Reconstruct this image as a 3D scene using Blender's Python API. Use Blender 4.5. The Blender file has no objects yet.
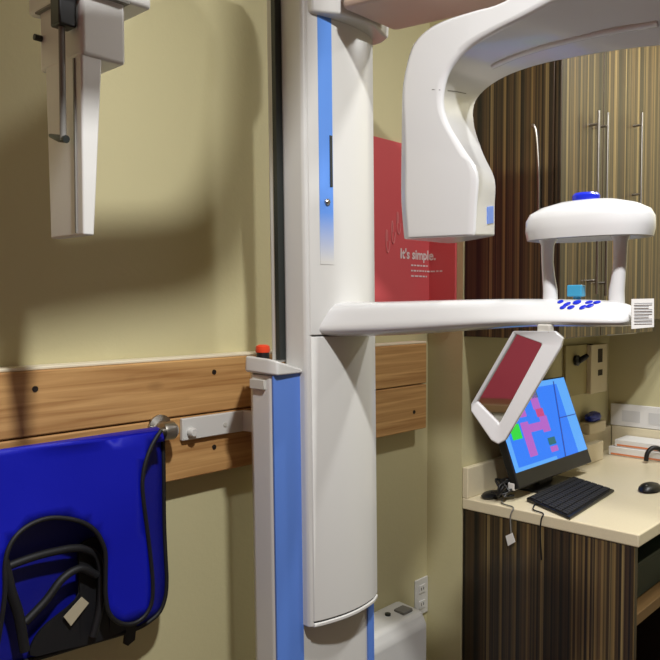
import bpy, bmesh, math, random
from mathutils import Vector, Matrix
from mathutils.bvhtree import BVHTree
from mathutils.geometry import delaunay_2d_cdt
random.seed(7)
S = bpy.context.scene
COL = S.collection
# ------------------------------------------------------------------ camera
F = 742.0
CAM = Vector((-2.0117, -1.4345, 1.5))
YAW = math.atan2(.682, .731)
PITCH = -math.atan(28 / F)
FW = Vector((math.cos(YAW) * math.cos(PITCH), math.sin(YAW) * math.cos(PITCH), math.sin(PITCH)))
RT = Vector((math.sin(YAW), -math.cos(YAW), 0))
UP = RT.cross(FW)
cd = bpy.data.cameras.new('camera'); co = bpy.data.objects.new('camera', cd); COL.objects.link(co)
cd.sensor_width = 36; cd.lens = F / 660 * 36; cd.clip_start = .05
co.matrix_world = Matrix((( RT.x, UP.x, -FW.x, CAM.x), (RT.y, UP.y, -FW.y, CAM.y), (RT.z, UP.z, -FW.z, CAM.z), (0, 0, 0, 1)))
S.camera = co

def ray(px, py): return FW + RT * ((px - 330) / F) + UP * ((330 - py) / F)
def on(axis, px, py, v):
    d = ray(px, py); return CAM + d * ((v - CAM[axis]) / d[axis])
def AX(px, py, v): return on(0, px, py, v)
def AY(px, py, v): return on(1, px, py, v)
def AZ(px, py, v): return on(2, px, py, v)
def AD(px, py, d): return CAM + ray(px, py) * d

# ------------------------------------------------------------------ objects
ORG = {}
def link(o): COL.objects.link(o); return o
def thing(name, label, cat, loc=(0, 0, 0), group=None):
    o = link(bpy.data.objects.new(name, None)); o.location = loc; o.empty_display_size = .05
    o['label'] = label; o['category'] = cat
    if group: o['group'] = group
    ORG[o.name] = Vector(loc); return o
def tag(o, label, cat, group=None):
    o['label'] = label; o['category'] = cat
    if group: o['group'] = group
    return o
def obj(name, bm, mats, parent=None, smooth=None, bevel=0, segs=3, sub=0, solid=0, label=None, origin=None):
    """ONE mesh object from a bmesh whose coordinates are world coordinates"""
    org = ORG[parent.name] if parent else (Vector(origin) if origin else Vector((0, 0, 0)))
    if parent is None and origin is None:
        vs = [v.co for v in bm.verts]
        org = Vector((sum(v.x for v in vs) / len(vs), sum(v.y for v in vs) / len(vs), min(v.z for v in vs)))
    bmesh.ops.translate(bm, verts=bm.verts, vec=-org)
    bmesh.ops.recalc_face_normals(bm, faces=bm.faces)
    me = bpy.data.meshes.new(name); bm.to_mesh(me); bm.free()
    for m in (mats if isinstance(mats, (list, tuple)) else [mats]): me.materials.append(m)
    o = link(bpy.data.objects.new(name, me))
    if parent: o.parent = parent
    else: o.location = org
    ORG[o.name] = org
    if solid:
        md = o.modifiers.new('solid', 'SOLIDIFY'); md.thickness = solid; md.offset = 0
    if bevel:
        md = o.modifiers.new('bevel', 'BEVEL'); md.width = bevel; md.segments = segs
        md.limit_method = 'ANGLE'; md.angle_limit = math.radians(28)
    if sub:
        md = o.modifiers.new('sub', 'SUBSURF'); md.levels = sub; md.render_levels = sub
    if smooth or bevel or sub:
        for p in me.polygons: p.use_smooth = True
        if not sub: me.set_sharp_from_angle(angle=math.radians(smooth or 38))
    if bevel:
        md = o.modifiers.new('wn', 'WEIGHTED_NORMAL'); md.keep_sharp = True
    if label: o['label'] = label
    return o
def struct(name, bm, m): 
    o = obj(name, bm, m); o['kind'] = 'structure'; return o
def new(): return bmesh.new()
def box(bm, lo, hi, mi=0):
    vs = [bm.verts.new((x, y, z)) for x in (lo[0], hi[0]) for y in (lo[1], hi[1]) for z in (lo[2], hi[2])]
    for q in ((0, 1, 3, 2), (4, 6, 7, 5), (0, 4, 5, 1), (2, 3, 7, 6), (0, 2, 6, 4), (1, 5, 7, 3)):
        f = bm.faces.new([vs[i] for i in q]); f.material_index = mi
    return vs
def bx(lo, hi): b = new(); box(b, lo, hi); return b
def loft(bm, rings, cap=True, closed=True, mi=0):
    R = [[bm.verts.new(p) for p in r] for r in rings]
    n = len(R[0])
    for a, b in zip(R, R[1:]):
        for i in range(n if closed else n - 1):
            f = bm.faces.new((a[i], a[(i + 1) % n], b[(i + 1) % n], b[i])); f.material_index = mi
    if cap:
        for r in (R[0], R[-1]):
            f = bm.faces.new(r); f.material_index = mi
    return R
def prism(bm, poly, z0, z1, lean=0, zm=1.46, mi=0):
    f = lambda z: [(x + lean * (zm - z), y, z) for x, y in poly]
    loft(bm, [f(z0), f(z1)], mi=mi)
def frame_dirs(t):
    t = t.normalized(); a = Vector((0, 0, 1)) if abs(t.z) < .9 else Vector((1, 0, 0))
    u = t.cross(a).normalized(); return u, u.cross(t).normalized()
def tube(bm, pts, r, n=8, mi=0, flat=None):
    pts = [Vector(p) for p in pts]; rings = []; u = None
    for i, p in enumerate(pts):
        t = (pts[min(i + 1, len(pts) - 1)] - pts[max(i - 1, 0)])
        if u is None: u, w = frame_dirs(t)
        else:
            t.normalize(); u = (u - t * u.dot(t)).normalized(); w = u.cross(t)
        rr = r[i] if isinstance(r, (list, tuple)) else r
        rings.append([p + (u * math.cos(2 * math.pi * k / n) + w * math.sin(2 * math.pi * k / n)) * rr for k in range(n)])
    loft(bm, rings, mi=mi)
def lathe(bm, c, axis, prof, n=24, mi=0):
    c = Vector(c); axis = Vector(axis).normalized(); u, w = frame_dirs(axis)
    loft(bm, [[c + axis * h + (u * math.cos(2 * math.pi * k / n) + w * math.sin(2 * math.pi * k / n)) * max(r, 1e-4) for k in range(n)] for r, h in prof], mi=mi)
def slab(bm, poly, off, mi=0):
    """closed polygon (list of Vectors) extruded by the vector off"""
    loft(bm, [[Vector(p) for p in poly], [Vector(p) + Vector(off) for p in poly]], mi=mi)
def spline(pts, k=6, closed=False):
    pts = [Vector(p) for p in pts]; out = []; n = len(pts)
    for i in range(n if closed else n - 1):
        g = (lambda j: pts[j % n]) if closed else (lambda j: pts[max(0, min(n - 1, j))])
        a, b, c, d = g(i - 1), g(i), g(i + 1), g(i + 2)
        for s in range(k):
            t = s / k
            out.append(.5 * ((2 * b) + (c - a) * t + (2 * a - 5 * b + 4 * c - d) * t * t + (3 * b - a - 3 * c + d) * t ** 3))
    if not closed: out.append(pts[-1])
    return out

# ------------------------------------------------------------------ materials
def lin(r, g, b):
    f = lambda c: (c / 255) / 12.92 if c / 255 <= .04045 else ((c / 255 + .055) / 1.055) ** 2.4
    return (f(r), f(g), f(b), 1)
def mat(name, c, rough=.5, metal=0, spec=.5, bump=0, bscale=60, var=0, vscale=4, coat=0):
    m = bpy.data.materials.new(name); m.use_nodes = True
    nt = m.node_tree; b = nt.nodes['Principled BSDF']
    b.inputs['Base Color'].default_value = c; b.inputs['Roughness'].default_value = rough
    b.inputs['Metallic'].default_value = metal; b.inputs['Specular IOR Level'].default_value = spec
    b.inputs['Coat Weight'].default_value = coat
    tc = nt.nodes.new('ShaderNodeTexCoord')
    if var:
        n = nt.nodes.new('ShaderNodeTexNoise'); n.inputs['Scale'].default_value = vscale; n.inputs['Detail'].default_value = 4
        nt.links.new(tc.outputs['Object'], n.inputs['Vector'])
        mx = nt.nodes.new('ShaderNodeMixRGB'); mx.blend_type = 'MULTIPLY'; mx.inputs['Fac'].default_value = var
        mx.inputs['Color1'].default_value = c
        nt.links.new(n.outputs['Fac'], mx.inputs['Color2']); nt.links.new(mx.outputs['Color'], b.inputs['Base Color'])
    if bump:
        n = nt.nodes.new('ShaderNodeTexNoise'); n.inputs['Scale'].default_value = bscale; n.inputs['Detail'].default_value = 5
        nt.links.new(tc.outputs['Object'], n.inputs['Vector'])
        bp = nt.nodes.new('ShaderNodeBump'); bp.inputs['Strength'].default_value = bump; bp.inputs['Distance'].default_value = .01
        nt.links.new(n.outputs['Fac'], bp.inputs['Height']); nt.links.new(bp.outputs['Normal'], b.inputs['Normal'])
    return m
def emit(name, c, s):
    m = bpy.data.materials.new(name); m.use_nodes = True; b = m.node_tree.nodes['Principled BSDF']
    b.inputs['Base Color'].default_value = (.01, .01, .01, 1); b.inputs['Roughness'].default_value = .25
    b.inputs['Emission Color'].default_value = c; b.inputs['Emission Strength'].default_value = s
    return m
M = {}
M['wall'] = mat('olive_paint', lin(198, 190, 148), .75, bump=.06, bscale=90)
M['red_wall'] = mat('crimson_paint', lin(176, 60, 78), .7, bump=.05)
M['taupe_wall'] = mat('taupe_paint', lin(118, 108, 98), .8, bump=.05)
M['ceil'] = mat('ceiling_paint', lin(225, 220, 205), .9, bump=.05)
M['floor'] = mat('vinyl_floor', lin(84, 72, 60), .5, var=.4, vscale=6)
M['white'] = mat('white_plastic', lin(206, 205, 201), .32, coat=.15)
M['gloss'] = mat('gloss_white_plastic', lin(209, 209, 209), .2, coat=.3)
M['seam'] = mat('grey_seam', lin(120, 118, 112), .6)
M['grey'] = mat('light_grey_plastic', lin(190, 187, 178), .4)
M['taupe'] = mat('taupe_plastic', lin(196, 172, 158), .5)
M['dark'] = mat('dark_rail', lin(38, 42, 40), .4)
M['black'] = mat('black_plastic', lin(18, 18, 20), .4)
M['blue'] = mat('blue_stripe', lin(90, 130, 212), .35)
M['deepblue'] = mat('cobalt_plastic', lin(20, 40, 190), .3)
M['teal'] = mat('teal_plastic', lin(60, 150, 190), .3)
M['red'] = mat('orange_red_plastic', lin(226, 70, 36), .35)
M['steel'] = mat('brushed_steel', lin(170, 166, 158), .32, metal=1)
M['poster'] = mat('poster_red', lin(220, 96, 100), .42)
M['ink'] = mat('white_ink', lin(238, 224, 222), .6)
M['faint'] = mat('pale_pink_ink', lin(232, 136, 138), .6)
M['apron'] = mat('blue_vinyl', lin(6, 18, 170), .42, bump=.25, bscale=9)
M['apron_in'] = mat('dark_blue_lining', lin(5, 12, 125), .5, bump=.3, bscale=14)
M['bind'] = mat('black_binding', lin(14, 14, 18), .6)
M['label'] = mat('grey_label', lin(176, 166, 140), .7)
M['paper'] = mat('white_paper', lin(226, 224, 220), .8)
M['print'] = mat('grey_print', lin(150, 150, 152), .8)
M['counter'] = mat('beige_laminate', lin(226, 214, 182), .35, var=.12, vscale=240)
M['carcass'] = mat('dark_brown_board', lin(44, 34, 24), .6)
M['shelf'] = mat('brown_shelf', lin(120, 92, 56), .5)
M['tealbox'] = mat('dark_teal_box', lin(22, 50, 50), .5)
M['cream'] = mat('cream_card', lin(214, 202, 172), .7)
M['orange'] = mat('orange_print', lin(214, 130, 84), .7)
M['olive_panel'] = mat('olive_panel', lin(166, 154, 108), .5)
M['caulk'] = mat('white_caulk', lin(226, 216, 190), .7)
M['hole'] = mat('screw_black', lin(30, 20, 12), .6)

def m_mirror():
    m = mat('mirror_glass', (.82, .82, .82, 1), .03, metal=1); return m
M['mirror'] = m_mirror()
def m_wood():
    m = mat('pine_wood', (1, 1, 1, 1), .6); nt = m.node_tree; N = nt.nodes.new; L = nt.links.new
    b = nt.nodes['Principled BSDF']; tc = N('ShaderNodeTexCoord')
    mp = N('ShaderNodeMapping'); mp.inputs['Scale'].default_value = (.7, 1, 22); L(tc.outputs['Object'], mp.inputs['Vector'])
    n1 = N('ShaderNodeTexNoise'); n1.inputs['Scale'].default_value = 3.2; n1.inputs['Detail'].default_value = 6; n1.inputs['Distortion'].default_value = .6
    L(mp.outputs['Vector'], n1.inputs['Vector'])
    r1 = N('ShaderNodeValToRGB'); L(n1.outputs['Fac'], r1.inputs['Fac'])
    e = r1.color_ramp.elements; e[0].position = .30; e[0].color = lin(158, 112, 62); e[1].position = .66; e[1].color = lin(206, 162, 104)
    mp2 = N('ShaderNodeMapping'); mp2.inputs['Scale'].default_value = (4.2, 1, 9); L(tc.outputs['Object'], mp2.inputs['Vector'])
    v = N('ShaderNodeTexVoronoi'); v.inputs['Scale'].default_value = 1.3; L(mp2.outputs['Vector'], v.inputs['Vector'])
    r2 = N('ShaderNodeValToRGB'); L(v.outputs['Distance'], r2.inputs['Fac'])
    e = r2.color_ramp.elements; e[0].position = .03; e[0].color = (.25, .17, .10, 1); e[1].position = .2; e[1].color = (1, 1, 1, 1)
    mx = N('ShaderNodeMixRGB'); mx.blend_type = 'MULTIPLY'; mx.inputs['Fac'].default_value = .85
    L(r1.outputs['Color'], mx.inputs['Color1']); L(r2.outputs['Color'], mx.inputs['Color2']); L(mx.outputs['Color'], b.inputs['Base Color'])
    return m
M['wood'] = m_wood()
def m_stripes(name, cols, scale, rough):
    m = mat(name, (1, 1, 1, 1), rough, coat=.2); nt = m.node_tree; N = nt.nodes.new; L = nt.links.new
    b = nt.nodes['Principled BSDF']; g = N('ShaderNodeNewGeometry'); sx = N('ShaderNodeSeparateXYZ'); L(g.outputs['Position'], sx.inputs[0])
    ad = N('ShaderNodeMath'); ad.operation = 'ADD'; L(sx.outputs['X'], ad.inputs[0]); L(sx.outputs['Y'], ad.inputs[1])
    n = N('ShaderNodeTexNoise'); n.noise_dimensions = '1D'; n.inputs['Scale'].default_value = scale; n.inputs['Detail'].default_value = 1.5; n.inputs['Roughness'].default_value = .6
    L(ad.outputs[0], n.inputs['W'])
    v = N('ShaderNodeTexVoronoi'); v.voronoi_dimensions = '1D'; v.inputs['Scale'].default_value = scale * 1.9
    L(ad.outputs[0], v.inputs['W'])
    sc_ = N('ShaderNodeSeparateColor'); L(v.outputs['Color'], sc_.inputs[0])
    mm = N('ShaderNodeMixRGB'); mm.inputs['Fac'].default_value = .72; L(n.outputs['Fac'], mm.inputs['Color1']); L(sc_.outputs[0], mm.inputs['Color2'])
    r = N('ShaderNodeValToRGB'); L(mm.outputs['Color'], r.inputs['Fac']); cr = r.color_ramp
    cr.elements[0].position = .15; cr.elements[0].color = lin(*cols[0]); cr.elements[1].position = .85; cr.elements[1].color = lin(*cols[-1])
    for i, c in enumerate(cols[1:-1]):
        el = cr.elements.new(.15 + .7 * (i + 1) / (len(cols) - 1)); el.color = lin(*c)
    L(r.outputs['Color'], b.inputs['Base Color']); return m
STR = [(10, 7, 5), (64, 46, 27), (16, 11, 8), (128, 104, 62), (26, 17, 11), (92, 70, 42), (30, 22, 14), (160, 136, 88)]
M['stripe'] = m_stripes('striped_laminate', STR, 64, .4)
def m_fade():
    m = mat('fading_blue_stripe', (1, 1, 1, 1), .35); nt = m.node_tree; N = nt.nodes.new; L = nt.links.new
    g = N('ShaderNodeNewGeometry'); sx = N('ShaderNodeSeparateXYZ'); L(g.outputs['Position'], sx.inputs[0])
    mr = N('ShaderNodeMapRange'); mr.inputs['From Min'].default_value = 1.585; mr.inputs['From Max'].default_value = 1.69
    L(sx.outputs['Z'], mr.inputs['Value'])
    mx = N('ShaderNodeMixRGB'); mx.inputs['Color1'].default_value = lin(206, 205, 201); mx.inputs['Color2'].default_value = lin(96, 146, 226)
    L(mr.outputs[0], mx.inputs['Fac']); L(mx.outputs[0], nt.nodes['Principled BSDF'].inputs['Base Color']); return m
M['fade'] = m_fade()

# ------------------------------------------------------------------ room
YW3 = -.135; XW4 = 1.15; XL = -3.7; YF = -3.1; H = 2.75
struct('floor', bx((XL - .1, YF - .1, -.1), (XW4 + .1, .1, 0)), M['floor'])
struct('ceiling', bx((XL - .1, YF - .1, H), (XW4 + .1, .1, H + .1)), M['ceil'])
struct('wall_back', bx((XL, 0, 0), (0, .1, H)), M['wall'])
struct('wall_right', bx((0, YW3, 0), (.1, .1, H)), M['wall'])
struct('wall_alcove', bx((.1, YW3, 0), (XW4, .1, H)), M['wall'])
struct('wall_end', bx((XW4, YF, 0), (XW4 + .1, .1, H)), M['wall'])
struct('wall_front', bx((XL, YF - .1, 0), (XW4, YF, H)), M['taupe_wall'])
struct('wall_left', bx((XL - .1, YF, 0), (XL, .1, H)), M['red_wall'])

# ------------------------------------------------------------------ wooden boards on the wall
PF = -.05                                                          # board face
zt = AY(0, 374, PF).z; zt2 = AY(424, 343, PF).z; zb = AY(426, 428, PF).z; zm = AY(400, 387, PF).z
print('plank z', zt, zt2, zb, zm)
ZT = (zt + zt2) / 2
for nm, z0, z1, lab in (('wooden_board', zm + .0015, ZT, 'upper pine board of the wall backing with pale edge along its top'),
                        ('wooden_board', zb, zm - .0015, 'lower pine board of the wall backing, behind the blue apron and white bracket')):
    t = thing(nm, lab, 'board', (-1.2, -.02, z0))
    obj('board_body', bx((-3.0, PF, z0), (AY(426.5, 390, PF).x, -.0005, z1)), M['wood'], t, bevel=.003, segs=2)
    if z1 == ZT: obj('caulk_bead', bx((-3.0, PF + .004, ZT), (-.07, -.0005, ZT + .007)), M['caulk'], t, bevel=.002, segs=2, label='off-white caulk line')
    for px in ((35, 214) if z1 == ZT else (35, 214, 414)):
        py = {35: 389, 214: 372, 414: 415}[px] if z1 == ZT else {35: 434, 214: 447, 414: 412}[px]
        p = AY(px, py, PF); 
        if not z0 < p.z < z1: p.z = (z0 + z1) / 2
        b = new(); lathe(b, (p.x, PF + .002, p.z), (0, -1, 0), [(.001, 0), (.006, 0), (.006, .0035), (.001, .003)], 12); obj('screw', b, M['hole'], t, smooth=40)

# ------------------------------------------------------------------ poster folded into the wall corner
zp1 = AY(400, 143.5, -.006).z; zp0 = 1.425
xpl = -.62; ypr = AX(456, 250, -.006).y
t = thing('poster', 'large red poster folded round the wall corner behind the scanner', 'poster', (-.1, -.006, zp0))
b = new(); prism(b, [(xpl, -.001), (-.001, -.001), (-.001, ypr), (-.012, ypr), (-.012, -.012), (xpl, -.012)], zp0, zp1)
obj('poster_panel', b, M['poster'], t)
def text(body, size, name, mt, parent, fn, bold=0):
    cu = bpy.data.curves.new(name, 'FONT'); cu.body = body; cu.size = size; cu.offset = bold; cu.resolution_u = 3
    o = bpy.data.objects.new(name, cu); COL.objects.link(o); bpy.context.view_layer.update()
    me = bpy.data.meshes.new_from_object(o.evaluated_get(bpy.context.evaluated_depsgraph_get()))
    bpy.data.objects.remove(o); b = new(); b.from_mesh(me); bpy.data.meshes.remove(me)
    bmesh.ops.subdivide_edges(b, edges=b.edges, cuts=1)
    for v in b.verts: v.co = fn(v.co.x, v.co.y)
    return obj(name, b, mt, parent)
pa = AY(400, 258, -.013)
def wrap(x0, z0):
    def f(u, v):
        x = x0 + u
        return Vector((x, -.0135, z0 + v)) if x < -.0135 else Vector((-.0135, -.0135 - (x + .0135), z0 + v))
    return f
text("It's simple.", .043, 'headline', M['ink'], t, wrap(pa.x, pa.z), .0012)
pb = AY(411, 266, -.013)
b = new()
for i, w in enumerate((.09, .15, .085)):
    x = 0
    while x < w:
        l = random.uniform(.008, .02); fw = wrap(pb.x, pb.z - .017 * i)
        q = [fw(x, 0), fw(min(x + l, w), 0), fw(min(x + l, w), .005), fw(x, .005)]
        b.faces.new([b.verts.new(p) for p in q]); x += l + .004
obj('small_print', b, M['ink'], t)
b = new()
for k in range(4):
    base = AY(386 + 5.5 * k, 241 - 9 * k, -.0135)
    tube(b, spline([base + Vector((.006 * math.cos(a) + .012 * (a / 6.3), 0, .034 * math.sin(a))) for a in [i * .7 for i in range(10)]], 3), .0022, 5)
obj('script_lettering', b, M['faint'], t, smooth=60)

# ------------------------------------------------------------------ outlet and white wall box
p0 = AY(415, 581, -.004); p1 = AY(427.5, 611, -.004)
t = thing('wall_outlet', 'white wall outlet in the corner above the white wall box', 'outlet', (p0.x, -.004, p1.z))
obj('cover_plate', bx((p0.x, -.007, p1.z), (-.002, -.0005, p0.z)), M['white'], t, bevel=.002, segs=2)
zc = (p0.z + p1.z) / 2; xc = (p0.x - .002) / 2
for s in (1, -1):
    b = new(); box(b, (xc - .016, -.0095, zc + s * .026 - .014), (xc + .016, -.0065, zc + s * .026 + .014))
    f = obj('socket', b, M['white'], t, bevel=.002, segs=2)
    b = new()
    for dx in (-.006, .006): box(b, (xc + dx - .001, -.0105, zc + s * .026 - .003), (xc + dx + .001, -.0094, zc + s * .026 + .006))
    obj('socket_slot', b, M['dark'], f)
q = AY(428, 612, -.12)
t = thing('wall_box', 'white electrical box low on the wall in the corner below the outlet', 'electrical box', (q.x - .2, -.06, q.z - .4))
b = new(); loft(b, [[(x, -.0005, q.z - .42), (x, -.12, q.z - .42), (x, -.12, q.z - .035), (x, -.10, q.z), (x, -.03, q.z + .006), (x, -.0005, q.z + .006)] for x in (q.x - .45, q.x)])
obj('box_body', b, M['white'], t, bevel=.012, segs=3)
b = new(); lathe(b, (q.x - .11, -.05, q.z + .004), (0, 0, 1), [(.001, 0), (.009, 0), (.009, .006), (.001, .0065)], 14); obj('button', b, M['dark'], t, smooth=40)
obj('socket_lid', bx((q.x - .075, -.085, q.z + .001), (q.x - .03, -.045, q.z + .011)), M['seam'], t, bevel=.003)

# ------------------------------------------------------------------ panoramic x-ray machine
LEAN = .017
mach = thing('x_ray_machine', 'tall white dental x-ray machine with blue stripes, turning arm, chin arm and hanging cephalometric head', 'x-ray machine', (-.78, -.24, 0))
def lp(poly, z0, z1, lean=LEAN):
    b = new(); prism(b, poly, z0, z1, lean); return b
# fixed lower column with blue corner strips
obj('column_base', bx((-.96, -.36, 0), (-.60, -.06, .03)), M['grey'], mach, bevel=.008)
XL1 = -.982
obj('lower_column', lp([(-.86, -.10), (-.70, -.10), (-.660, -.25), (-.660, -.300), (-.668, -.3085), (XL1 + .006, -.3085), (XL1, -.300), (XL1, -.245)], .03, 1.348), M['white'], mach, bevel=.004, segs=2)
obj('blue_strip', lp([(XL1 + .001, -.3115), (-.903, -.3115), (-.903, -.3075), (XL1 + .001, -.3075)], .03, 1.349), M['blue'], mach, label='wide blue strip on the left of the lower column')
obj('blue_strip', lp([(-.688, -.3125), (-.666, -.3125), (-.657, -.304), (-.657, -.25), (-.662, -.25), (-.668, -.3075), (-.688, -.3075)], .03, 1.345), M['blue'], mach, label='narrow blue strip on the right of the lower column')
cp = new(); dz = LEAN * .1
loft(cp, [[(-.875, -.12, 1.350), (-.895, -.32, 1.349), (XL1 + .004, -.324, 1.349), (XL1 - .006, -.30, 1.350), (XL1 - .003, -.23, 1.352)],
          [(-.875, -.12, 1.376), (-.900, -.316, 1.357), (XL1 + .006, -.322, 1.379), (XL1 - .004, -.30, 1.385), (XL1 - .001, -.23, 1.386)]])
cap = obj('column_cap', cp, M['white'], mach, bevel=.005, segs=3)
bp = Vector((XL1 + .016, -.265, 1.381))
b = new(); lathe(b, bp, (0, 0, 1), [(.001, 0), (.0145, 0), (.0135, .013), (.001, .013)], 20); obj('button_collar', b, M['black'], cap, smooth=40)
b = new(); lathe(b, bp + Vector((0, 0, .013)), (0, 0, 1), [(.001, 0), (.0145, 0), (.0158, .004), (.0145, .013), (.009, .016), (.001, .0165)], 20); obj('stop_button', b, M['red'], cap, smooth=50, label='orange-red emergency stop button')
obj('cap_plate', bx((XL1 - .004, -.290, 1.318), (XL1 + .003, -.245, 1.338)), M['grey'], cap, bevel=.001, segs=1)
# inner column with its rail slot
XI = -.918
obj('inner_column', lp([(-.80, -.12), (-.70, -.12), (-.68, -.264), (XI, -.264), (XI, -.240)], 1.37, 2.2), M['white'], mach, bevel=.003, segs=2)
obj('rail_slot', lp([(XI - .003, -.2675), (XI + .02, -.2675), (XI + .02, -.256), (XI - .003, -.256)], 1.375, 2.2), M['dark'], mach)
# moving carriage
ZC0, ZC1, ZS = .798, 2.115, 1.428
XC, XR = -.905, -.668
obj('carriage_body', lp([(XC, -.270), (XC + .001, -.326), (XC + .006, -.333), (XC + .020, -.333), (XC + .02, -.29), (XR - .012, -.29), (XR - .012, -.20), (XC + .06, -.20)], ZC0, ZC1 + .05), M['white'], mach, bevel=.004, segs=3)
front = [(XC + .010, -.300)] + [(XC + .010 + .002 * (1 - math.cos(a)), -.332 - .004 * math.sin(a)) for a in (0, .8, 1.57)]
for i in range(1, 12):
    s = i / 12; x = XC + .012 + (XR - XC - .03) * s
    front.append((x, -.336 - .020 * math.sin(math.pi * min(1, s * .9 + .03))))
front += [(XR - .008, -.332), (XR, -.318), (XR, -.300)]
obj('carriage_cover', lp(front, ZS + .0015, ZC1 + .03), M['white'], mach, bevel=.0025, segs=2, label='upper white front cover of the carriage')
obj('carriage_cover', lp(front, ZC0 + .012, ZS - .0015), M['white'], mach, bevel=.0025, segs=2, label='lower white front cover of the carriage')
obj('carriage_gasket', lp([(x, y + .003) for x, y in front], ZC0 + .008, ZC0 + .0125), M['black'], mach)
obj('carriage_rim', lp([(x, y - .001) for x, y in front], ZC0, ZC0 + .0085), M['white'], mach, bevel=.002, segs=2)
def on_front(s):                                                     # x -> y of the cover's face
    for (x0, y0), (x1, y1) in zip(front[3:], front[4:]):
        if x0 <= s <= x1: return y0 + (y1 - y0) * (s - x0) / (x1 - x0)
    return -.34
xs0, xs1 = XC + .034, XC + .068
b = new(); poly = [(xs0, on_front(xs0) - .0012), (xs1, on_front(xs1) - .0012), (xs1, on_front(xs1) + .004), (xs0, on_front(xs0) + .004)]
prism(b, poly, 1.58, ZC1 + .02, LEAN); st = obj('stripe_panel', b, M['fade'], mach, label='blue stripe fading out downwards')
xk = XC + .060
b = new(); prism(b, [(xk, on_front(xk) - .003), (xk + .007, on_front(xk) - .003), (xk + .007, on_front(xk) + .002), (xk, on_front(xk) + .002)], 1.745, 1.853, LEAN); obj('display_slot', b, M['dark'], st)
b = new(); xk = XC + .052; lathe(b, (xk - .004, on_front(xk) + .002, 1.712), (0, -1, 0), [(.001, 0), (.007, 0), (.007, .006), (.004, .009), (.001, .009)], 14); obj('key_lock', b, M['steel'], st, smooth=40)
# head cover on top of the column
hp = [(-.80, -.12), (-.70, -.12), (-.656, -.19), (-.653, -.335), (-.668, -.365), (-.75, -.395), (-.85, -.385), (-.903, -.35), (-.908, -.285)]
b = new(); ring = lambda k, z: [((x + .785) * k - .785, (y + .28) * k - .28, z) for x, y in hp]
loft(b, [ring(.965, 2.098), ring(.99, 2.104), ring(1.0, 2.125), ring(1.0, 2.20), ring(.93, 2.26), ring(.75, 2.30)])
obj('head_cover', b, M['white'], mach, bevel=.01, segs=3)
# overhead boom that carries the turning arm
b = new(); loft(b, [[(-.87, y, z0), (-.70, y, z0), (-.665, y, z0 + .02), (-.665, y, 2.25), (-.87, y, 2.25)] for y, z0 in ((-.40, 2.098), (-.62, 2.082), (-.80, 2.075), (-1.02, 2.075))])
obj('boom', b, M['taupe'], mach, bevel=.012)
b = new(); lathe(b, (-.785, -.88, 2.03), (0, 0, 1), [(.001, 0), (.11, 0), (.11, .10), (.001, .10)], 32); obj('turning_bearing', b, M['grey'], mach, bevel=.004)
# c-shaped turning arm with the tube head
NX, FX = -.872, -.700
Np = [(474, 236), (476, 205), (477, 172), (462, 147), (447, 122), (442, 100), (446, 76), (455, 60), (470, 45), (495, 30), (520, 17)]
Op = [(400, 239), (397, 200), (397, 160), (397.5, 125), (398, 98), (400, 76), (408, 46), (422, 29), (442, 18), (471, 9), (503, -1)]
Fp = [(496, 236), (496, 207), (496, 180), (485, 155), (476, 128), (476, 106), (486, 92), (508, 78), (540, 67), (580, 59), (620, 53)]
Nw = [AX(x, y, NX) for x, y in Np] + [Vector((NX, y, z)) for y, z in ((-.89, 1.995), (-.98, 2.0), (-1.08, 1.995), (-1.17, 1.965), (-1.22, 1.89), (-1.235, 1.80))]
Ow = [AX(x, y, NX) for x, y in Op] + [Vector((NX, y, z)) for y, z in ((-.87, 2.045), (-.98, 2.07), (-1.10, 2.08), (-1.24, 2.05), (-1.33, 1.93), (-1.345, 1.80))]
Fw = [AX(x, y, FX) for x, y in Fp] + [AX(645, 51, FX), AX(668, 49.5, FX)] + [Vector((FX, y, z)) for y, z in ((-1.06, 1.92), (-1.15, 1.90), (-1.21, 1.86), (-1.225, 1.80))]
Ns, Os, Fs = spline(Nw, 4), spline(Ow, 4), spline(Fw, 4)
b = new(); rings = []
for n, o_, f in zip(Ns, Os, Fs):
    fo = Vector((FX, o_.y, o_.z)); g = o_ + (n - o_) * .04
    rings.append([o_ + Vector((.012, 0, 0)) , o_ + (n - o_) * .12, o_ + (n - o_) * .90, n + (f - n) * .03, f + (n - f) * .06, f + (fo - f) * .1, f + (fo - f) * .92, fo + Vector((-.012, 0, 0))])
loft(b, rings)
carm = obj('turning_arm', b, M['gloss'], mach, bevel=.006, segs=3, smooth=50)
# groove line along the underside and across the head, label
def hit(o, px, py, lift=.0):
    dg = bpy.context.evaluated_depsgraph_get(); ev = o.evaluated_get(dg)
    bt = BVHTree.FromObject(o, dg); mw = Matrix.Translation(ORG[o.name]); 
    d = ray(px, py).normalized(); loc, nr, i, dist = bt.ray_cast(CAM - ORG[o.name], d)
    if loc is None: print('MISS', o.name, px, py); return None, None
    return loc + ORG[o.name] + nr * lift, nr
bpy.context.view_layer.update()
def surf_quad(name, o, px4, mt, lift=.0012, label=None):
    ps = [hit(o, *p, lift)[0] for p in px4]
    if any(p is None for p in ps): return None
    b = new(); n = (ps[1] - ps[0]).cross(ps[2] - ps[0]).normalized()
    if n.dot(CAM - ps[0]) < 0: n = -n
    slab(b, [p - n * .002 for p in ps], n * .002); return obj(name, b, mt, o, label=label)
surf_quad('blue_label', carm, [(487, 207), (493, 206), (493, 223), (487, 224)], M['blue'])
b = new()
pts = [hit(carm, x, y)[0] for x, y in ((432, 89.5), (440, 90), (448, 90.5), (456, 91.5), (466, 93.5))]
if all(pts): tube(b, pts, .0009, 6); obj('joint_line', b, M['seam'], carm)
b = new()
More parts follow.
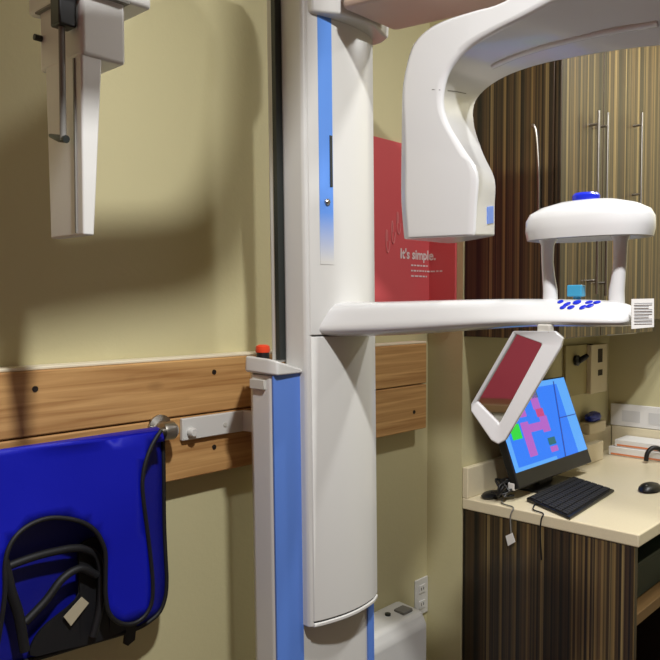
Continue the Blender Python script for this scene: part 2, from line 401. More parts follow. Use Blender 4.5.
pts = [hit(carm, x, y)[0] for x, y in ((492, 66), (520, 54), (560, 42), (600, 33), (640, 26), (658, 23))]
if all(pts): tube(b, spline(pts, 4), .0065, 10); obj('edge_rib', b, M['gloss'], carm, smooth=60)
# chin arm
AXC = -.79
def arm_ring(y, zt, zb, wt, wb, cx=AXC):
    h = zt - zb
    return [(cx - wb * .6, y, zb), (cx - wb, y, zb + h * .16), (cx - (wt * .6 + wb * .4), y, zb + h * .55), (cx - wt, y, zt - h * .10), (cx - wt * .55, y, zt),
            (cx + wt * .55, y, zt), (cx + wt, y, zt - h * .1), (cx + (wt * .6 + wb * .4), y, zb + h * .55), (cx + wb, y, zb + h * .16), (cx + wb * .6, y, zb)]
st_ = [(-.322, 1.500, 1.424, .055, .098), (-.34, 1.500, 1.424, .055, .096), (-.38, 1.500, 1.425, .054, .085), (-.45, 1.501, 1.428, .050, .070), (-.55, 1.503, 1.435, .044, .060), (-.66, 1.505, 1.445, .042, .058),
       (-.74, 1.506, 1.452, .038, .062), (-.80, 1.506, 1.456, .034, .066), (-.86, 1.505, 1.458, .032, .068), (-.92, 1.504, 1.458, .032, .066), (-.955, 1.500, 1.459, .030, .056), (-.975, 1.488, 1.462, .018, .036)]
b = new(); loft(b, [arm_ring(*s) for s in st_]); arm = obj('chin_arm', b, M['gloss'], mach, sub=2)
bpy.context.view_layer.update()
def button(px, py, rx, ry, ang=0):
    rx *= .8; ry *= .68
    p, n = hit(arm, px, py)
    if p is None: return
    u = RT; w = n.cross(u).normalized(); u = w.cross(n)
    b = new(); rg = []
    for k, hgt in ((1, -.001), (1, .0012), (.6, .002)):
        rg.append([p + n * hgt + (u * math.cos(a + 0) * rx * k * math.cos(ang) - u * math.sin(a) * ry * k * math.sin(ang) * .5 + w * (math.sin(a) * ry * k + math.cos(a) * rx * k * math.sin(ang) * .5)) for a in [i * math.pi / 6 for i in range(12)]])
    loft(b, rg); obj('control_button', b, M['deepblue'], arm, smooth=40)
for a in ((560.5, 302, .007, .007, .2), (567, 304.5, .009, .006, .3), (563, 307.5, .007, .006, 0), (571, 307.5, .008, .006, -.2), (577, 302.5, .009, .009, 0), (583, 307.5, .008, .006, .2), (590, 306, .008, .006, 0), (589, 302.5, .008, .006, -.2), (597, 302.5, .008, .007, 0)): button(*a)
# support posts, temple support, bite block
for px in (550.5, 617):
    y = AX(px, 270, AXC).y; b = new()
    lean = -.012 if px < 600 else .010
    tube(b, [(AXC, y, 1.478), (AXC, y + .0, 1.52), (AXC, y + lean * -.3, 1.545), (AXC, y + lean * -.5, 1.57), (AXC, y + lean * -.5, 1.60), (AXC, y + lean * -.5, 1.612)], [.0135, .0125, .011, .0105, .0115, .0175], 16)
    post = obj('support_post', b, M['gloss'], mach, smooth=60)
yT = AX(588, 225, AXC).y
b = new(); rg = []
SY, SX = .108, .062
for k, z in ((.30, 1.622), (.62, 1.6175), (.86, 1.606), (.97, 1.607), (1.0, 1.622), (.995, 1.640), (.93, 1.652), (.75, 1.662), (.45, 1.670), (.15, 1.673)):
    rg.append([(AXC + SX * k * abs(math.cos(a)) ** .8 * (1 if math.cos(a) >= 0 else -1), yT + SY * k * abs(math.sin(a)) ** .8 * (1 if math.sin(a) >= 0 else -1), z - (.006 * (1 - math.sin(a)) * 0)) for a in [i * math.pi / 20 for i in range(40)]])
loft(b, rg); tem = obj('temple_support', b, M['gloss'], mach, smooth=60)
b = new(); c = (AXC, yT + .004, 1.668)
lathe(b, c, (0, 0, 1), [(.001, 0), (.020, 0), (.0225, .004), (.0225, .012), (.019, .016), (.001, .0165)], 24); obj('lock_knob', b, M['deepblue'], tem, smooth=40, label='cobalt blue knob')
yb = AX(577, 295, AXC).y
b = new(); tube(b, [(AXC, yb, 1.498), (AXC, yb, 1.512)], .007, 12); box(b, (AXC - .012, yb - .013, 1.509), (AXC + .006, yb + .013, 1.529)); obj('bite_block', b, M['teal'], mach, bevel=.003)
# paper tag at the end of the arm
pt = [AD(x, y, 1.175) for x, y in ((631.5, 299), (654, 298.5), (654, 327), (631.5, 329))]
b = new(); n = (pt[1] - pt[0]).cross(pt[3] - pt[0]).normalized(); slab(b, pt, n * .0015)
pc = sum(pt, Vector()) / 4
tg = thing('paper_tag', 'small white printed tag taped to the end of the chin arm', 'tag', pc)
ta = obj('tag_sheet', b, M['paper'], tg)
b = new()
e1 = (pt[1] - pt[0]); e2 = (pt[3] - pt[0]); nn = n if n.dot(CAM - pt[0]) > 0 else -n
for i in range(7):
    s0 = .1; s1 = .9 - .15 * (i % 3 == 1); v = .14 + .105 * i
    q = [pt[0] + e1 * s + e2 * w + nn * .0022 for s, w in ((s0, v), (s1, v), (s1, v + .035), (s0, v + .035))]
    b.faces.new([b.verts.new(p) for p in q])
obj('printed_lines', b, M['print'], ta)
e = AD(634, 316, 1.19)
b = new(); box(b, (AXC - .012, e.y - .0, 1.468), (AXC + .03, -.955, 1.478)); b.free()
# positioning mirror under the arm
ncam = (RT * -.45 - FW * .9).normalized(); c0 = AD(520, 385, 1.27)
def mp_(px, py, off=0):
    d = ray(px, py); p = CAM + d * ((c0 - CAM).dot(ncam) / d.dot(ncam)); return p + ncam * off
out = [(514, 331), (556, 331), (564, 338), (562, 346), (506, 440), (499, 444), (492, 440), (472, 411), (472, 404)]
inn = [(516.5, 334), (524, 337), (541, 343), (542, 345), (501, 421), (499, 423.5), (497, 421), (478, 402), (477.5, 401)]
b = new()
ring0 = [mp_(*p) for p in out]; ring1 = [mp_(*p) for p in inn]
loft(b, [[p - ncam * .008 for p in ring1], [p + ncam * .003 for p in ring1], [p + ncam * .007 for p in ring0], [p - ncam * .008 for p in ring0], [p - ncam * .008 for p in ring1]], cap=False)
bmesh.ops.remove_doubles(b, verts=b.verts, dist=1e-5)
mf = obj('mirror_frame', b, M['gloss'], mach, bevel=.002, segs=2)
b = new(); slab(b, [p - ncam * .006 for p in ring1], ncam * .003); obj('mirror_glass', b, M['mirror'], mf)
b = new(); pm = mp_(545, 336, -.004); box(b, pm - Vector((.008, .012, -.004)), pm + Vector((.008, .012, .02))); obj('mirror_hinge', b, M['grey'], mach, bevel=.003)
# wall bracket that holds the column
a0 = AY(182.5, 430, PF - .012); a1 = AY(243, 421, PF - .012)
zc_ = (a0.z + a1.z) / 2; hh = abs(AY(190, 418.5, PF - .012).z - AY(190, 440.5, PF - .012).z) / 2
b = new(); loft(b, [[(x, y, z) for (x, y) in ((a0.x, PF - .001), (a0.x, PF - .012), (a1.x, PF - .012), (-.83, -.205), (-.82, -.195), (a1.x + .012, PF - .001))] for z in (zc_ - hh, zc_ + hh)])
br = obj('wall_bracket', b, M['white'], mach, bevel=.002, segs=2)
kp = AY(190.5, 432, PF - .012)
b = new(); lathe(b, kp, (0, -1, 0), [(.001, -.002), (.0105, -.002), (.0105, .013), (.008, .016), (.001, .016)], 18); obj('bracket_knob', b, M['white'], br, smooth=40)
kp = AY(225, 424.5, PF - .012)
b = new(); lathe(b, kp, (0, -1, 0), [(.001, -.001), (.005, -.001), (.005, .002), (.001, .002)], 12); obj('bracket_bolt', b, M['grey'], br, smooth=40)

# ------------------------------------------------------------------ cephalometric head
n0 = AD(82, 54, 1.1); cx0, cy0, cz0 = n0.x, n0.y, n0.z
ceph = obj('cephalometric_head', bx((cx0, cy0, cz0), (cx0 + .074, cy0 + .134, cz0 + .12)), M['white'], mach, bevel=.006)
obj('mounting_block', bx((cx0 - .006, cy0 - .01, cz0 + .094), (cx0 + .115, cy0 + .16, 2.25)), M['white'], ceph, bevel=.006)
obj('block_seam', bx((cx0 - .0065, cy0 - .0105, cz0 + .0915), (cx0 + .0755, cy0 + .1345, cz0 + .0945)), M['seam'], ceph)
path = spline([(-.84, -.24, 2.27), (-.85, -.26, 2.48), (-.93, -.40, 2.58), (-1.12, -.70, 2.58), (-1.21, -.79, 2.50), (-1.235, -.80, 2.34), (-1.29, -.80, 2.245), (-1.42, -.81, 2.225), (-1.62, -.83, 2.22), (-1.76, -.76, 2.22), (-1.80, -.58, 2.22), (-1.72, -.40, 2.22), (-1.50, -.345, 2.22), (-1.40, -.345, 2.22)], 6)  # unseen support arm, bends made up to cast the band on the wall
b = new(); tube(b, path, .036, 14); obj('ceph_shadow_arm', b, M['white'], mach, smooth=60)
zb_ = AD(82, 234, 1.1).z
b = new()
def pl(z, k):
    w = .035 - .017 * k; d = .114 - .010 * k
    x0 = cx0 + .001; y0 = cy0 + .004
    return [(x0, y0, z), (x0 + w, y0, z), (x0 + w, y0 + d, z), (x0, y0 + d, z)]
loft(b, [pl(zb_, 1), pl(cz0 + .01, 0)]); sp = obj('sensor_plate', b, M['white'], ceph, bevel=.003)
obj('plate_groove', bx((cx0 - .0012, cy0 + .022, zb_ + .004), (cx0 + .0015, cy0 + .026, cz0 - .001)), M['seam'], ceph)
rx, ry = cx0 - .020, cy0 + .022
rt = AD(58, 25, 1.09).z; rb = AD(58, 138, 1.09).z
b = new(); tube(b, [(rx, ry, rb), (rx, ry, rt + .02)], .0048, 12); obj('ear_rod', b, M['seam'], ceph, smooth=60)
obj('rod_holder', bx((rx - .011, ry - .014, rt), (rx + .017, ry + .014, rt + .16)), M['black'], ceph, bevel=.003)
b = new(); tube(b, [(rx + .002, ry - .006, rb + .001), (rx, ry + .010, rb + .004), (rx - .002, ry + .036, rb + .012)], [.006, .0058, .003], 10); obj('rod_hook', b, M['dark'], ceph, smooth=60)
b = new(); sc = AX(41, 37, cx0 - .008); lathe(b, (cx0 - .001, cy0 + .125, sc.z + .002), (-1, 0, 0), [(.001, 0), (.005, 0), (.005, .012), (.001, .012)], 10); obj('set_screw', b, M['dark'], ceph, smooth=40)

# ------------------------------------------------------------------ rod holder and lead apron
YA = -.115
rz = AY(150, 434, YA + .02).z
rp = AY(167, 431, YA + .02)
hol = thing('apron_rack', 'grey metal rod with rounded end clamp fixed to the pine boards beside the white bracket', 'rack', (rp.x, PF, rp.z - .03))
b = new(); tube(b, [(-2.4, YA + .02, rp.z), (rp.x + .006, YA + .02, rp.z)], .010, 14); obj('hanging_rod', b, M['steel'], hol, smooth=60)
b = new(); lathe(b, (rp.x + .01, PF - .0005, rp.z), (0, -1, 0), [(.001, 0), (.030, 0), (.030, .006), (.018, .012), (.014, .03), (.014, .05), (.001, .05)], 24); obj('wall_flange', b, M['steel'], hol, smooth=40)
b = new(); lathe(b, (rp.x - .012, YA + .02, rp.z), (1, 0, 0), [(.001, 0), (.018, 0), (.020, .006), (.020, .026), (.013, .034), (.001, .036)], 20); obj('end_clamp', b, M['steel'], hol, smooth=40)
ap = thing('lead_apron', 'bright blue lead apron with black binding hung over the rod at lower left', 'apron', (AY(80, 440, YA).x, YA, AY(80, 650, YA).z))
def cloth(name, px, y, mt, parent, amp=.004, thick=.006, label=None):
    vs = [AY(x, py, y) for x, py in px]
    P = [Vector((v.x, v.z)) for v in vs]; n = len(P); E = [(k, (k + 1) % n) for k in range(n)]
    x0, x1 = min(p.x for p in P), max(p.x for p in P); z0, z1 = min(p.y for p in P), max(p.y for p in P)
    def inside(x, z):
        c = False
        for k in range(n):
            a, d = P[k], P[(k + 1) % n]
            if (a.y > z) != (d.y > z) and x < (d.x - a.x) * (z - a.y) / (d.y - a.y) + a.x: c = not c
        return c
    st = .022; gx = int((x1 - x0) / st); gz = int((z1 - z0) / st)
    Q = [Vector((x0 + st * (a + .5), z0 + st * (d + .5))) for a in range(gx) for d in range(gz)]
    Q = [q for q in Q if inside(q.x, q.y) and min((q - p).length for p in P) > .008]
    V, _, T, *_r = delaunay_2d_cdt(P + Q, E, [], 0, 1e-6)
    b = new(); bv = [b.verts.new((v.x, y, v.y)) for v in V]
    for t in T:
        c = sum((V[k] for k in t), Vector((0, 0))) / len(t)
        if inside(c.x, c.y): b.faces.new([bv[k] for k in t])
    bmesh.ops.delete(b, geom=[v for v in b.verts if not v.link_faces], context='VERTS')
    for v in b.verts:
        v.co.y += amp * (math.sin(v.co.x * 17 + v.co.z * 5) + .5 * math.sin(v.co.x * 9 - v.co.z * 21 + 1))
    return obj(name, b, mt, parent, smooth=70, solid=thick, label=label)
def bind(name, px, y, r, parent, closed=False, amp=.004, dy=-.003):
    vs = [AY(x, py, y) for x, py in px]; vs = spline(vs, 5, closed)
    if closed: vs.append(vs[0])
    for v in vs: v.y += amp * (math.sin(v.x * 17 + v.z * 5) + .5 * math.sin(v.x * 9 - v.z * 21 + 1)) + dy
    b = new(); tube(b, vs, r, 8); return obj(name, b, M['bind'], parent, smooth=60)
P2 = lambda l: [(p.x, p.y) for p in spline([Vector((x, y, 0)) for x, y in l], 4)]
edgeR = P2([(160, 430), (148, 449), (140.5, 474), (141, 500), (147, 540), (151, 575), (150, 602), (140, 619), (124, 624), (110, 614), (106, 590), (106, 560), (102, 543), (92, 528), (75, 520), (50, 518), (27, 526), (10, 542), (3, 565), (2, 600), (-4, 640), (-10, 690)])
frontp = [(-70, 457.5), (0, 449.5)] + edgeR + [(-70, 690)]
ap_f = cloth('front_panel', frontp, YA - .018, M['apron'], ap, label='bright blue front flap with arched opening')
bind('edge_binding', edgeR[::3], YA - .018, .0046, ap_f)
backR = P2([(162, 431), (162, 470), (163, 520), (164, 560), (164, 585), (160, 606), (148, 620), (130, 630), (95, 641), (50, 654), (0, 666), (-70, 680)])
backp = [(-70, 462), (158, 433)] + backR
ap_b = cloth('back_panel', backp, YA + .045, M['apron_in'], ap, label='darker blue rear flap')
bind('edge_binding', backR[::3], YA + .045, .0048, ap_b)
# fold over the rod
b = new(); rg = []
for x in [-2.4 + i * .1 for i in range(11)] + [AY(161, 430, YA).x]:
    rg.append([(x, YA + .0165 - .027 * math.cos(a) + .0 , rp.z - .0145 + .026 * math.sin(a)) for a in [i * math.pi / 8 for i in range(9)]])
loft(b, rg, cap=False, closed=False); obj('top_fold', b, M['apron'], ap, smooth=60, solid=.004)
sh = bind('shoulder_strap', [(-6, 572), (20, 561), (50, 552), (80, 548), (98, 560), (100, 600), (92, 636)], YA + .015, .008, ap, amp=0)
bind('shoulder_strap', [(24, 622), (45, 600), (62, 578), (80, 568), (96, 575)], YA + .012, .008, ap, amp=0)
bind('shoulder_strap', [(3, 560), (10, 590), (18, 615), (24, 650)], YA + .01, .010, ap, amp=0)
lining = P2([(78, 545), (100, 540), (104, 600), (112, 622), (130, 626), (100, 640), (60, 650), (30, 655), (40, 630), (75, 600), (88, 575)])
b = new(); f = b.faces.new([b.verts.new(AY(x, y, YA + .028)) for x, y in lining]); bmesh.ops.triangulate(b, faces=[f]); obj('lining', b, M['bind'], ap, solid=.006, label='black lining inside the apron')
b = new(); f = [AY(x, y, YA + .016) for x, y in ((64, 617), (82, 597), (89, 603), (71, 626))]; slab(b, f, (0, .002, 0)); obj('care_label', b, M['label'], ap, label='small grey label')
b = new(); f = [AY(x, y, YA + .035) for x, y in ((127, 622), (137, 622), (135, 640), (128, 646), (124, 644))]; slab(b, f, (0, .005, 0)); obj('strap_end', b, M['bind'], ap)

# ------------------------------------------------------------------ counter and cabinets
ZK = .873
yc = AZ(634, 538, ZK).y; xk0 = .0
ct = thing('countertop', 'beige laminate countertop with low backsplash in the alcove', 'countertop', (.5, -.4, ZK - .036))
obj('worktop', bx((.001, yc, ZK - .036), (XW4 - .001, YW3 - .001, ZK)), M['counter'], ct, bevel=.004)
zs = AX(466, 468, .0).z
obj('backsplash', bx((.001, YW3 - .022, ZK), (XW4 - .024, YW3 - .001, zs)), M['counter'], ct, bevel=.003)
obj('backsplash', bx((XW4 - .022, yc, ZK), (XW4 - .001, YW3 - .023, zs)), M['counter'], ct, bevel=.003)
bc = thing('base_cabinet', 'striped brown base cabinet under the beige countertop', 'cabinet', (.55, -.4, 0))
zt_ = ZK - .0365
obj('end_panel', bx((.006, yc + .012, 0), (.028, YW3 - .001, zt_)), M['stripe'], bc, bevel=.001, segs=1, label='end panel with brown and olive vertical stripes')
obj('back_panel', bx((.03, YW3 - .02, .0), (XW4 - .002, YW3 - .001, zt_)), M['carcass'], bc)
obj('side_panel', bx((.9, yc + .02, 0), (.92, YW3 - .021, zt_)), M['carcass'], bc)
obj('shelf', bx((.03, yc + .05, .565), (.898, YW3 - .021, .60)), M['shelf'], bc, bevel=.002, segs=1)
bt_ = thing('storage_box', 'dark teal storage box on the shelf under the countertop', 'box', (.35, -.45, .60))
obj('box_body', bx((.22, yc + .09, .601), (.62, -.25, .70)), M['tealbox'], bt_, bevel=.006)
obj('box_lid', bx((.215, yc + .085, .70), (.625, -.245, .715)), M['tealbox'], bt_, bevel=.004)
# wall cabinet
uy = AX(553, 200, .006).y; uz = AX(480, 337, .006).z; uxr = AY(655, 200, uy - .02).x
print('upper', uy, uz, uxr)
uc = thing('wall_cabinet', 'striped brown wall cabinet with long bar handles over the counter', 'cabinet', (.45, -.28, uz))
obj('cabinet_body', bx((.006, uy, uz), (uxr, YW3 - .001, 2.60)), M['stripe'], uc, bevel=.001, segs=1)
xm = AY(602, 200, uy - .02).x
for x0, x1 in ((.010, xm - .0015), (xm + .0015, uxr - .001)):
    d = obj('door', bx((x0, uy - .021, uz + .003), (x1, uy - .0015, 2.595)), M['stripe'], uc, bevel=.0015, segs=2)
    for px in ((598,) if x1 < xm else (607, 641)):
        ph = AY(px, 200, uy - .05); z1 = AY(px, {598: 110, 607: 112, 641: 112}[px], uy - .05).z; z0 = AY(px, {598: 294, 607: 296, 641: 206}[px], uy - .05).z
        b = new(); tube(b, [(ph.x, uy - .05, z0), (ph.x, uy - .05, z1)], .0045, 10)
        for z in (z0 + .04, z1 - .04): tube(b, [(ph.x, uy - .05, z), (ph.x, uy - .0205, z)], .004, 8)
        obj('handle', b, M['steel'], d, smooth=60)
fz = AX(658, 312, uxr + .004)
fl = obj('cabinet', bx((uxr + .003, uy - .012, 1.435), (XW4 - .001, YW3 - .001, 2.60)), M['stripe'], bevel=.001, segs=1)
tag(fl, 'narrow striped corner cabinet at the far right beyond the bar handles', 'cabinet')
fl.name = 'corner_cabinet'
# slim grey curved strip lying on the cabinet end
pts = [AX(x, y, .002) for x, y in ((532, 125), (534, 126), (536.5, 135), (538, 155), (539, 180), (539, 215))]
b = new(); tube(b, spline(pts, 4), .0042, 8); obj('curved_strip', b, M['steel'], uc, smooth=60, label='thin grey curved strip on the cabinet end')
# under cabinet light
p = AY(604, 331, -.30); q = AY(626, 331, -.30)
b = bx((p.x, -.325, uz - .014), (q.x + .05, -.29, uz - .0005)); obj('light_strip', b, M['paper'], uc, bevel=.002, label='small white strip under the cabinet')

# ------------------------------------------------------------------ things on the alcove wall and counter
yw = YW3 - .001
# beige socket strip and olive panel
def wall_box(name, px0, py0, px1, py1, d, m, parent=None, bevel=.003, base=yw, **k):
    a = AY(px0, py0, base - d); c = AY(px1, py1, base - d)
    return obj(name, bx((a.x, base - d, c.z), (c.x, base, a.z)), m, parent, bevel=bevel, **k), a, c
a = AY(591.5, 345, yw - .03); c = AY(607, 391, yw - .03)
ss = thing('socket_strip', 'beige vertical socket strip on the wall behind the monitor', 'socket strip', ((a.x + c.x) / 2, yw, c.z))
obj('strip_body', bx((a.x, yw - .03, c.z), (c.x, yw, a.z)), M['cream'], ss, bevel=.003)
for py0, py1 in ((349, 362), (370, 375)):
    u = AY(598.5, py0, yw - .032); w = AY(602.5, py1, yw - .032)
    obj('socket', bx((u.x, yw - .032, w.z), (w.x, yw - .0295, u.z)), M['carcass'], ss)
a = AY(566, 346, yw - .012); c = AY(587, 393, yw - .012)
wp = thing('wall_panel', 'flat olive wall panel between the monitor and the socket strip', 'panel', ((a.x + c.x) / 2, yw, c.z))
obj('panel_board', bx((a.x, yw - .012, c.z), (c.x, yw, a.z)), M['olive_panel'], wp, bevel=.002)
obj('panel_edge', bx((c.x, yw - .028, c.z), (c.x + .016, yw, a.z)), M['carcass'], wp, bevel=.001, segs=1)
hk = AY(579.5, 360.5, yw - .03)
t = thing('wall_hook', 'small black hook on the olive panel above the monitor', 'hook', (hk.x, yw - .012, hk.z))
b = new(); lathe(b, (hk.x, yw - .0125, hk.z), (0, -1, 0), [(.001, 0), (.02, 0), (.022, .012), (.012, .02), (.001, .02)], 16); obj('hook_base', b, M['black'], t, smooth=40)
b = new(); tube(b, [(hk.x, yw - .03, hk.z), (hk.x + .012, yw - .045, hk.z + .012), (hk.x + .02, yw - .055, hk.z + .022)], [.012, .011, .008], 10); obj('hook_arm', b, M['black'], t, smooth=60)
# monitor
zmon = .915
A = AZ(524, 490, zmon); B = AZ(588, 461.5, zmon)
ym = (A.y + B.y) / 2
xa, xb = A.x, B.x
# tilt from the top corner
Tz = None
best = None
for i in range(60):
    y = ym + .20 * i / 60; p = AY(563.5, 376, y)
    if best is None or abs(p.x - xb) < best[0]: best = (abs(p.x - xb), y, p.z)
_, ytop, ztop = best
print('monitor', xa, xb, ym, ytop, zmon, ztop)
mon = thing('monitor', 'black monitor with a blue display tilted back on the counter', 'monitor', ((xa + xb) / 2, ym + .03, ZK))
def mpt(u, v, off=0):
    up = Vector((0, ytop - ym, ztop - zmon)); n = Vector((0, -(ztop - zmon), ytop - ym)).normalized()
    return Vector((xa + (xb - xa) * u, ym, zmon)) + up * v + n * off
b = new(); slab(b, [mpt(0, 0), mpt(1, 0), mpt(1, 1), mpt(0, 1)], mpt(0, 0, -.028) - mpt(0, 0)); cas = obj('display_case', b, M['black'], mon, bevel=.004)
SE = .55
sm = [emit('screen_blue', lin(18, 122, 250), SE), emit('screen_pale', lin(84, 168, 250), SE), emit('screen_pink', lin(176, 92, 200), SE), emit('screen_green', lin(20, 214, 60), SE), emit('screen_dark_green', lin(10, 100, 110), SE), emit('screen_cyan', lin(70, 200, 255), SE), emit('screen_line', lin(14, 50, 150), SE), emit('screen_rose', lin(196, 60, 130), SE)]
V0 = .15; U0, U1, V1 = .012, .988, .985
b = new()
def cell(u0, v0, u1, v1, mi, off):
    f = b.faces.new([b.verts.new(mpt(U0 + (U1 - U0) * u, V0 + (V1 - V0) * v, off)) for u, v in ((u0, v0), (u1, v0), (u1, v1), (u0, v1))]); f.material_index = mi
cell(0, 0, 1, 1, 0, .0006)
cell(.0, 0, .05, 1, 1, .0009); cell(.86, 0, 1, 1, 1, .0009); cell(.05, .93, 1, 1, 1, .0010); cell(.05, 0, .55, .045, 1, .0009)
for (u0, v0, u1, v1, mi) in ((.08, .36, .20, .54, 3), (.09, .56, .19, .68, 5), (.22, .12, .32, .54, 2), (.32, .40, .48, .50, 2), (.48, .36, .58, .56, 2), (.46, .56, .56, .66, 7), (.44, .66, .54, .90, 2), (.47, .88, .56, 1.0, 4) if 0 else (.45, .80, .55, .93, 4),
                             (.50, .10, .60, .17, 2), (.50, .19, .60, .28, 4), (.25, .60, .33, .70, 2)):
    cell(u0, v0, u1, v1, mi, .0012)
f = b.faces.new([b.verts.new(mpt(U0 + (U1 - U0) * u, V0 + (V1 - V0) * v, .0014)) for u, v in ((.655, 0), (.67, 0), (.835, .97), (.82, .97))]); f.material_index = 6
cell(.74, .48, 1, .492, 6, .0014)
obj('screen', b, sm, cas)
b = new(); xm_ = (xa + xb) / 2
loft(b, [[(x, y + dy, z) for x, y in ((xm_ - .05, ym + .045), (xm_ + .05, ym + .045), (xm_ + .05, ym + .07), (xm_ - .05, ym + .07))] for z, dy in ((ZK + .006, 0), (ZK + .10, .01))]); obj('stand_neck', b, M['black'], mon, bevel=.004)
obj('stand_foot', bx((xm_ - .13, ym + .005, ZK + .0005), (xm_ + .13, ym + .11, ZK + .008)), M['black'], mon, bevel=.003)
# keyboard
kz = ZK + .004
K = [AZ(x, y, ZK + .016) for x, y in ((526.5, 496.5), (573, 475.5), (614.5, 487.5), (570, 515))]
kb = thing('keyboard', 'black computer keyboard lying on the beige counter before the monitor', 'keyboard', (K[0] + K[2]) / 2 - Vector((0, 0, .016)))
b = new(); loft(b, [[Vector((p.x, p.y, ZK + .001)) for p in K], [Vector((p.x, p.y, ZK + .009 + (.004 if i < 2 else 0))) for i, p in enumerate(K)]]); kbd = obj('keyboard_case', b, M['black'], kb, bevel=.003)
b = new()
def kpt(u, v, h): 
    p = (K[0] * (1 - v) + K[3] * v) * (1 - u) + (K[1] * (1 - v) + K[2] * v) * u; return Vector((p.x, p.y, ZK + .013 - .004 * v + h))
NKU, NKV = 20, 6
for i in range(NKU):
    for j in range(NKV):
        u0, u1 = .02 + .96 * i / NKU, .02 + .96 * (i + .84) / NKU; v0, v1 = .05 + .9 * j / NKV, .05 + .9 * (j + .82) / NKV
        q = [(u0, v0), (u1, v0), (u1, v1), (u0, v1)]
        loft(b, [[kpt(u, v, -.002) for u, v in q], [kpt(u, v, .004) for u, v in q]])
kk = obj('keys', b, mat('dark_grey_keys', lin(26, 26, 28), .75), kb); kk['kind'] = 'stuff'
# mouse
mc = AZ(650, 487.5, ZK + .01)
t = thing('computer_mouse', 'black computer mouse on the counter at the right edge', 'mouse', (mc.x, mc.y, ZK))
b = new(); rg = []
for k, z in ((.85, .001), (1, .005), (.96, .012), (.75, .020), (.4, .025), (.1, .0265)):
    rg.append([(mc.x + .058 * k * math.cos(a) , mc.y + .033 * k * math.sin(a), ZK + z) for a in [i * math.pi / 10 for i in range(20)]])
loft(b, rg); obj('mouse_body', b, M['black'], t, smooth=60)
b = new(); lathe(b, (mc.x - .03, mc.y - .003, ZK + .018), (0, 1, 0), [(.001, 0), (.006, 0), (.006, .006), (.001, .006)], 12); obj('scroll_wheel', b, M['seam'], t, smooth=40)
# flat black adapter and cables with white tags
p = AZ(492, 494, ZK + .01)
b = new(); rg = []
for k, z in ((.9, .001), (1, .008), (.8, .015), (.2, .017)):
    rg.append([(p.x + .05 * k * math.cos(a), p.y + .028 * k * math.sin(a), ZK + z) for a in [i * math.pi / 8 for i in range(16)]])
loft(b, rg); o = obj('spare_mouse', b, M['black'], smooth=60); tag(o, 'low black rounded gadget on the counter beside the left backsplash', 'gadget')
o.name = 'black_gadget'
cb = AZ(510, 488, ZK + .02)
cg = thing('cable_bundle', 'bundle of black cables with a white tag on the counter left of the keyboard', 'cables', (cb.x, cb.y, ZK))
b = new()
for k in range(5):
    s = [cb + Vector((random.uniform(-.12, -.02), random.uniform(-.05, .01), random.uniform(-.008, .045))) for _ in range(7)]
    for q in s: q.z = max(q.z, ZK + .006)
    tube(b, spline(s, 6), .0042, 7)
obj('cable', b, M['black'], cg, smooth=60)
pt1 = AZ(513, 486, ZK + .045); b = new(); box(b, pt1 - Vector((.012, .012, .012)), pt1 + Vector((.012, .012, .012))); obj('plug', b, M['paper'], cg, bevel=.003, label='white plug')
XH = -.006
for nm, px, py0, py1, lab, tagp in (('hanging_cord', 511.5, 492, 539, 'thin grey cord with white tag hanging over the counter edge', True), ('hanging_cord', 541.5, 497, 560, 'thin black cord without tag hanging down the striped panel', False)):
    top = AX(px, py0 + 8, XH); inn_ = AZ(px + 1, py0 - (3 if tagp else 1), ZK + .004); end = AX(px, py1, XH)
    t = thing(nm, lab, 'cord', (top.x, top.y, end.z))
    b = new(); tube(b, spline([inn_, Vector((.03, (inn_.y + top.y) / 2, ZK + .004)), Vector((.004, top.y, ZK + .003)), Vector((XH, top.y, ZK - .012)), (top + end) / 2 + Vector((0, .004, 0)), end], 5), .0022, 6); obj('cord', b, M['seam'] if tagp else M['black'], t, smooth=60)
    if tagp:
        e4 = [AX(x, y, XH - .004) for x, y in ((505.5, 536), (512, 533), (515, 542), (508, 546))]
        b = new(); slab(b, e4, (.003, 0, 0)); obj('cord_tag', b, M['paper'], t, label='small white tag')
# beige box with blue item
p = AZ(596, 462, ZK)
t = thing('cream_box', 'cream cardboard box on the counter right of the monitor', 'box', (p.x, p.y, ZK))
a = AZ(586, 463, ZK); c = AZ(604, 458, ZK)
xb0, xb1 = min(p.x - .08, p.x), p.x + .10
obj('box_body', bx((p.x - .08, p.y, ZK + .001), (p.x + .07, p.y + .03 if p.y + .03 < YW3 - .03 else YW3 - .026, ZK + .075)), M['cream'], t, bevel=.003)
t2 = thing('blue_wrap', 'crumpled dark blue wrapping on a cream ledge behind the monitor', 'wrapping', (p.x, YW3 - .02, zs + .0))
g = AY(592, 424, YW3 - .03)
obj('ledge', bx((g.x - .09, YW3 - .06, zs + .001), (g.x + .07, YW3 - .002, zs + .045)), M['cream'], t2, bevel=.006)
b = new(); bmesh.ops.create_icosphere(b, subdivisions=3, radius=1)
for v in b.verts:
    k = 1 + .18 * math.sin(v.co.x * 7 + v.co.y * 5) * math.cos(v.co.z * 6)
    v.co = Vector((g.x + v.co.x * .055 * k, YW3 - .034 + v.co.y * .024 * k, zs + .062 + v.co.z * .020 * k))
obj('wrapping', b, mat('dark_blue_film', lin(16, 40, 150), .3), t2, smooth=50)
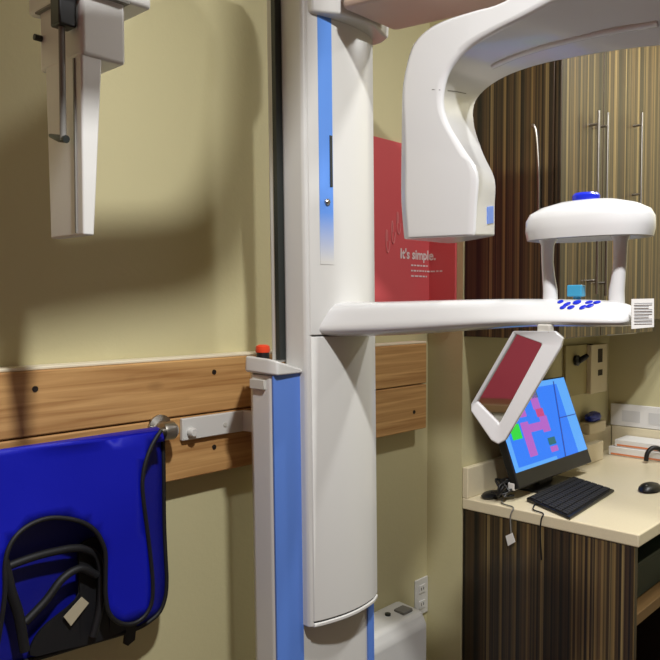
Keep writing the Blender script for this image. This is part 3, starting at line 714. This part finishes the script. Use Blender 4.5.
# white sheet on the end wall
xw = XW4 - .004
a = AX(611, 403, xw - .01); c = AX(668, 430, xw - .01)
t = thing('white_panel', 'white panel with grey columns standing on the backsplash at the end wall', 'panel', (xw, (a.y + c.y) / 2, c.z))
z0p, z1p = zs + .002, a.z
wpn = obj('panel_sheet', bx((xw - .012, c.y - .2, z0p), (xw + .003, a.y, z1p)), M['paper'], t, bevel=.002)
b = new()
for k in range(4):
    y0 = a.y - .05 - .11 * k
    box(b, (xw - .0135, y0 - .075, z0p + .02), (xw - .0118, y0, z1p - .025))
obj('printed_columns', b, mat('pale_grey_print', lin(206, 205, 203), .8), wpn)
# cartons in front of the end wall
for k, (px, py, w, h, lab) in enumerate(((620, 457, .20, .035, 'lower flat white carton with orange edge on the counter by the end wall'), (626, 452, .17, .028, 'upper flat white carton with orange edge lying on the lower one'))):
    p = AZ(px + 6, py + 4, ZK)
    if k == 0: bx0, by0 = XW4 - .168, p.y; z0 = ZK + .001
    else: z0 = ZK + .037
    t = thing('flat_carton', lab, 'carton', (bx0, by0, z0))
    lo = (bx0 + .012 * k, by0 - .20 + .02 * k, z0); hi = (bx0 + .14, by0 + .10 - .02 * k, z0 + h)
    cbx = obj('carton_body', bx(lo, hi), M['paper'], t, bevel=.002)
    obj('orange_edge', bx((lo[0] - .001, lo[1] + .01, z0 + .003), (lo[0] + .001, hi[1] - .01, z0 + .010)), M['orange'], cbx)
# black looped cable at the right edge
dh = (AZ(646, 461, ZK + .009) - CAM).dot(FW)
b = new(); tube(b, spline([AD(x_, y_, dh) for x_, y_ in ((646, 461), (647.5, 453), (653, 448), (661, 450), (671, 461))], 6), .009, 10)
o = obj('headset', b, M['black'], smooth=60); o.name = 'black_hoop'; tag(o, 'black curved hoop standing on the counter before the white cartons', 'hoop')

# ------------------------------------------------------------------ room behind the camera (seen in the mirror)
lc = thing('low_cabinet', 'grey low cabinet by the red wall, reflected at the bottom of the mirror', 'cabinet', (XL + .25, -1.1, 0))
obj('cabinet_body', bx((XL + .002, -1.9, 0), (XL + .45, -.4, 1.12)), M['grey'], lc, bevel=.004)
obj('cabinet_top', bx((XL + .002, -1.92, 1.12), (XL + .47, -.38, 1.16)), M['shelf'], lc, bevel=.004)

# ------------------------------------------------------------------ light
def area(name, loc, size, power, col=(1, 1, .995)):
    l = bpy.data.lights.new(name, 'AREA'); l.shape = 'DISK'; l.size = size; l.energy = power; l.color = col
    o = link(bpy.data.objects.new(name, l)); o.location = loc; return o
#LIGHTS
area('ceiling_lamp', (-1.60, -1.45, H - .01), .11, 29)
area('ceiling_lamp', (-.25, -1.25, H - .01), .13, 9)
area('ceiling_lamp', (.60, -1.00, H - .01), .14, 11)
#END
w = bpy.data.worlds.new('world'); S.world = w; w.use_nodes = True
w.node_tree.nodes['Background'].inputs[0].default_value = (.9, .9, .85, 1); w.node_tree.nodes['Background'].inputs[1].default_value = .15
S.view_settings.view_transform = 'Standard'; S.view_settings.look = 'None'; S.view_settings.gamma = 1; S.view_settings.use_curve_mapping = False
S.view_settings.exposure = 0.82
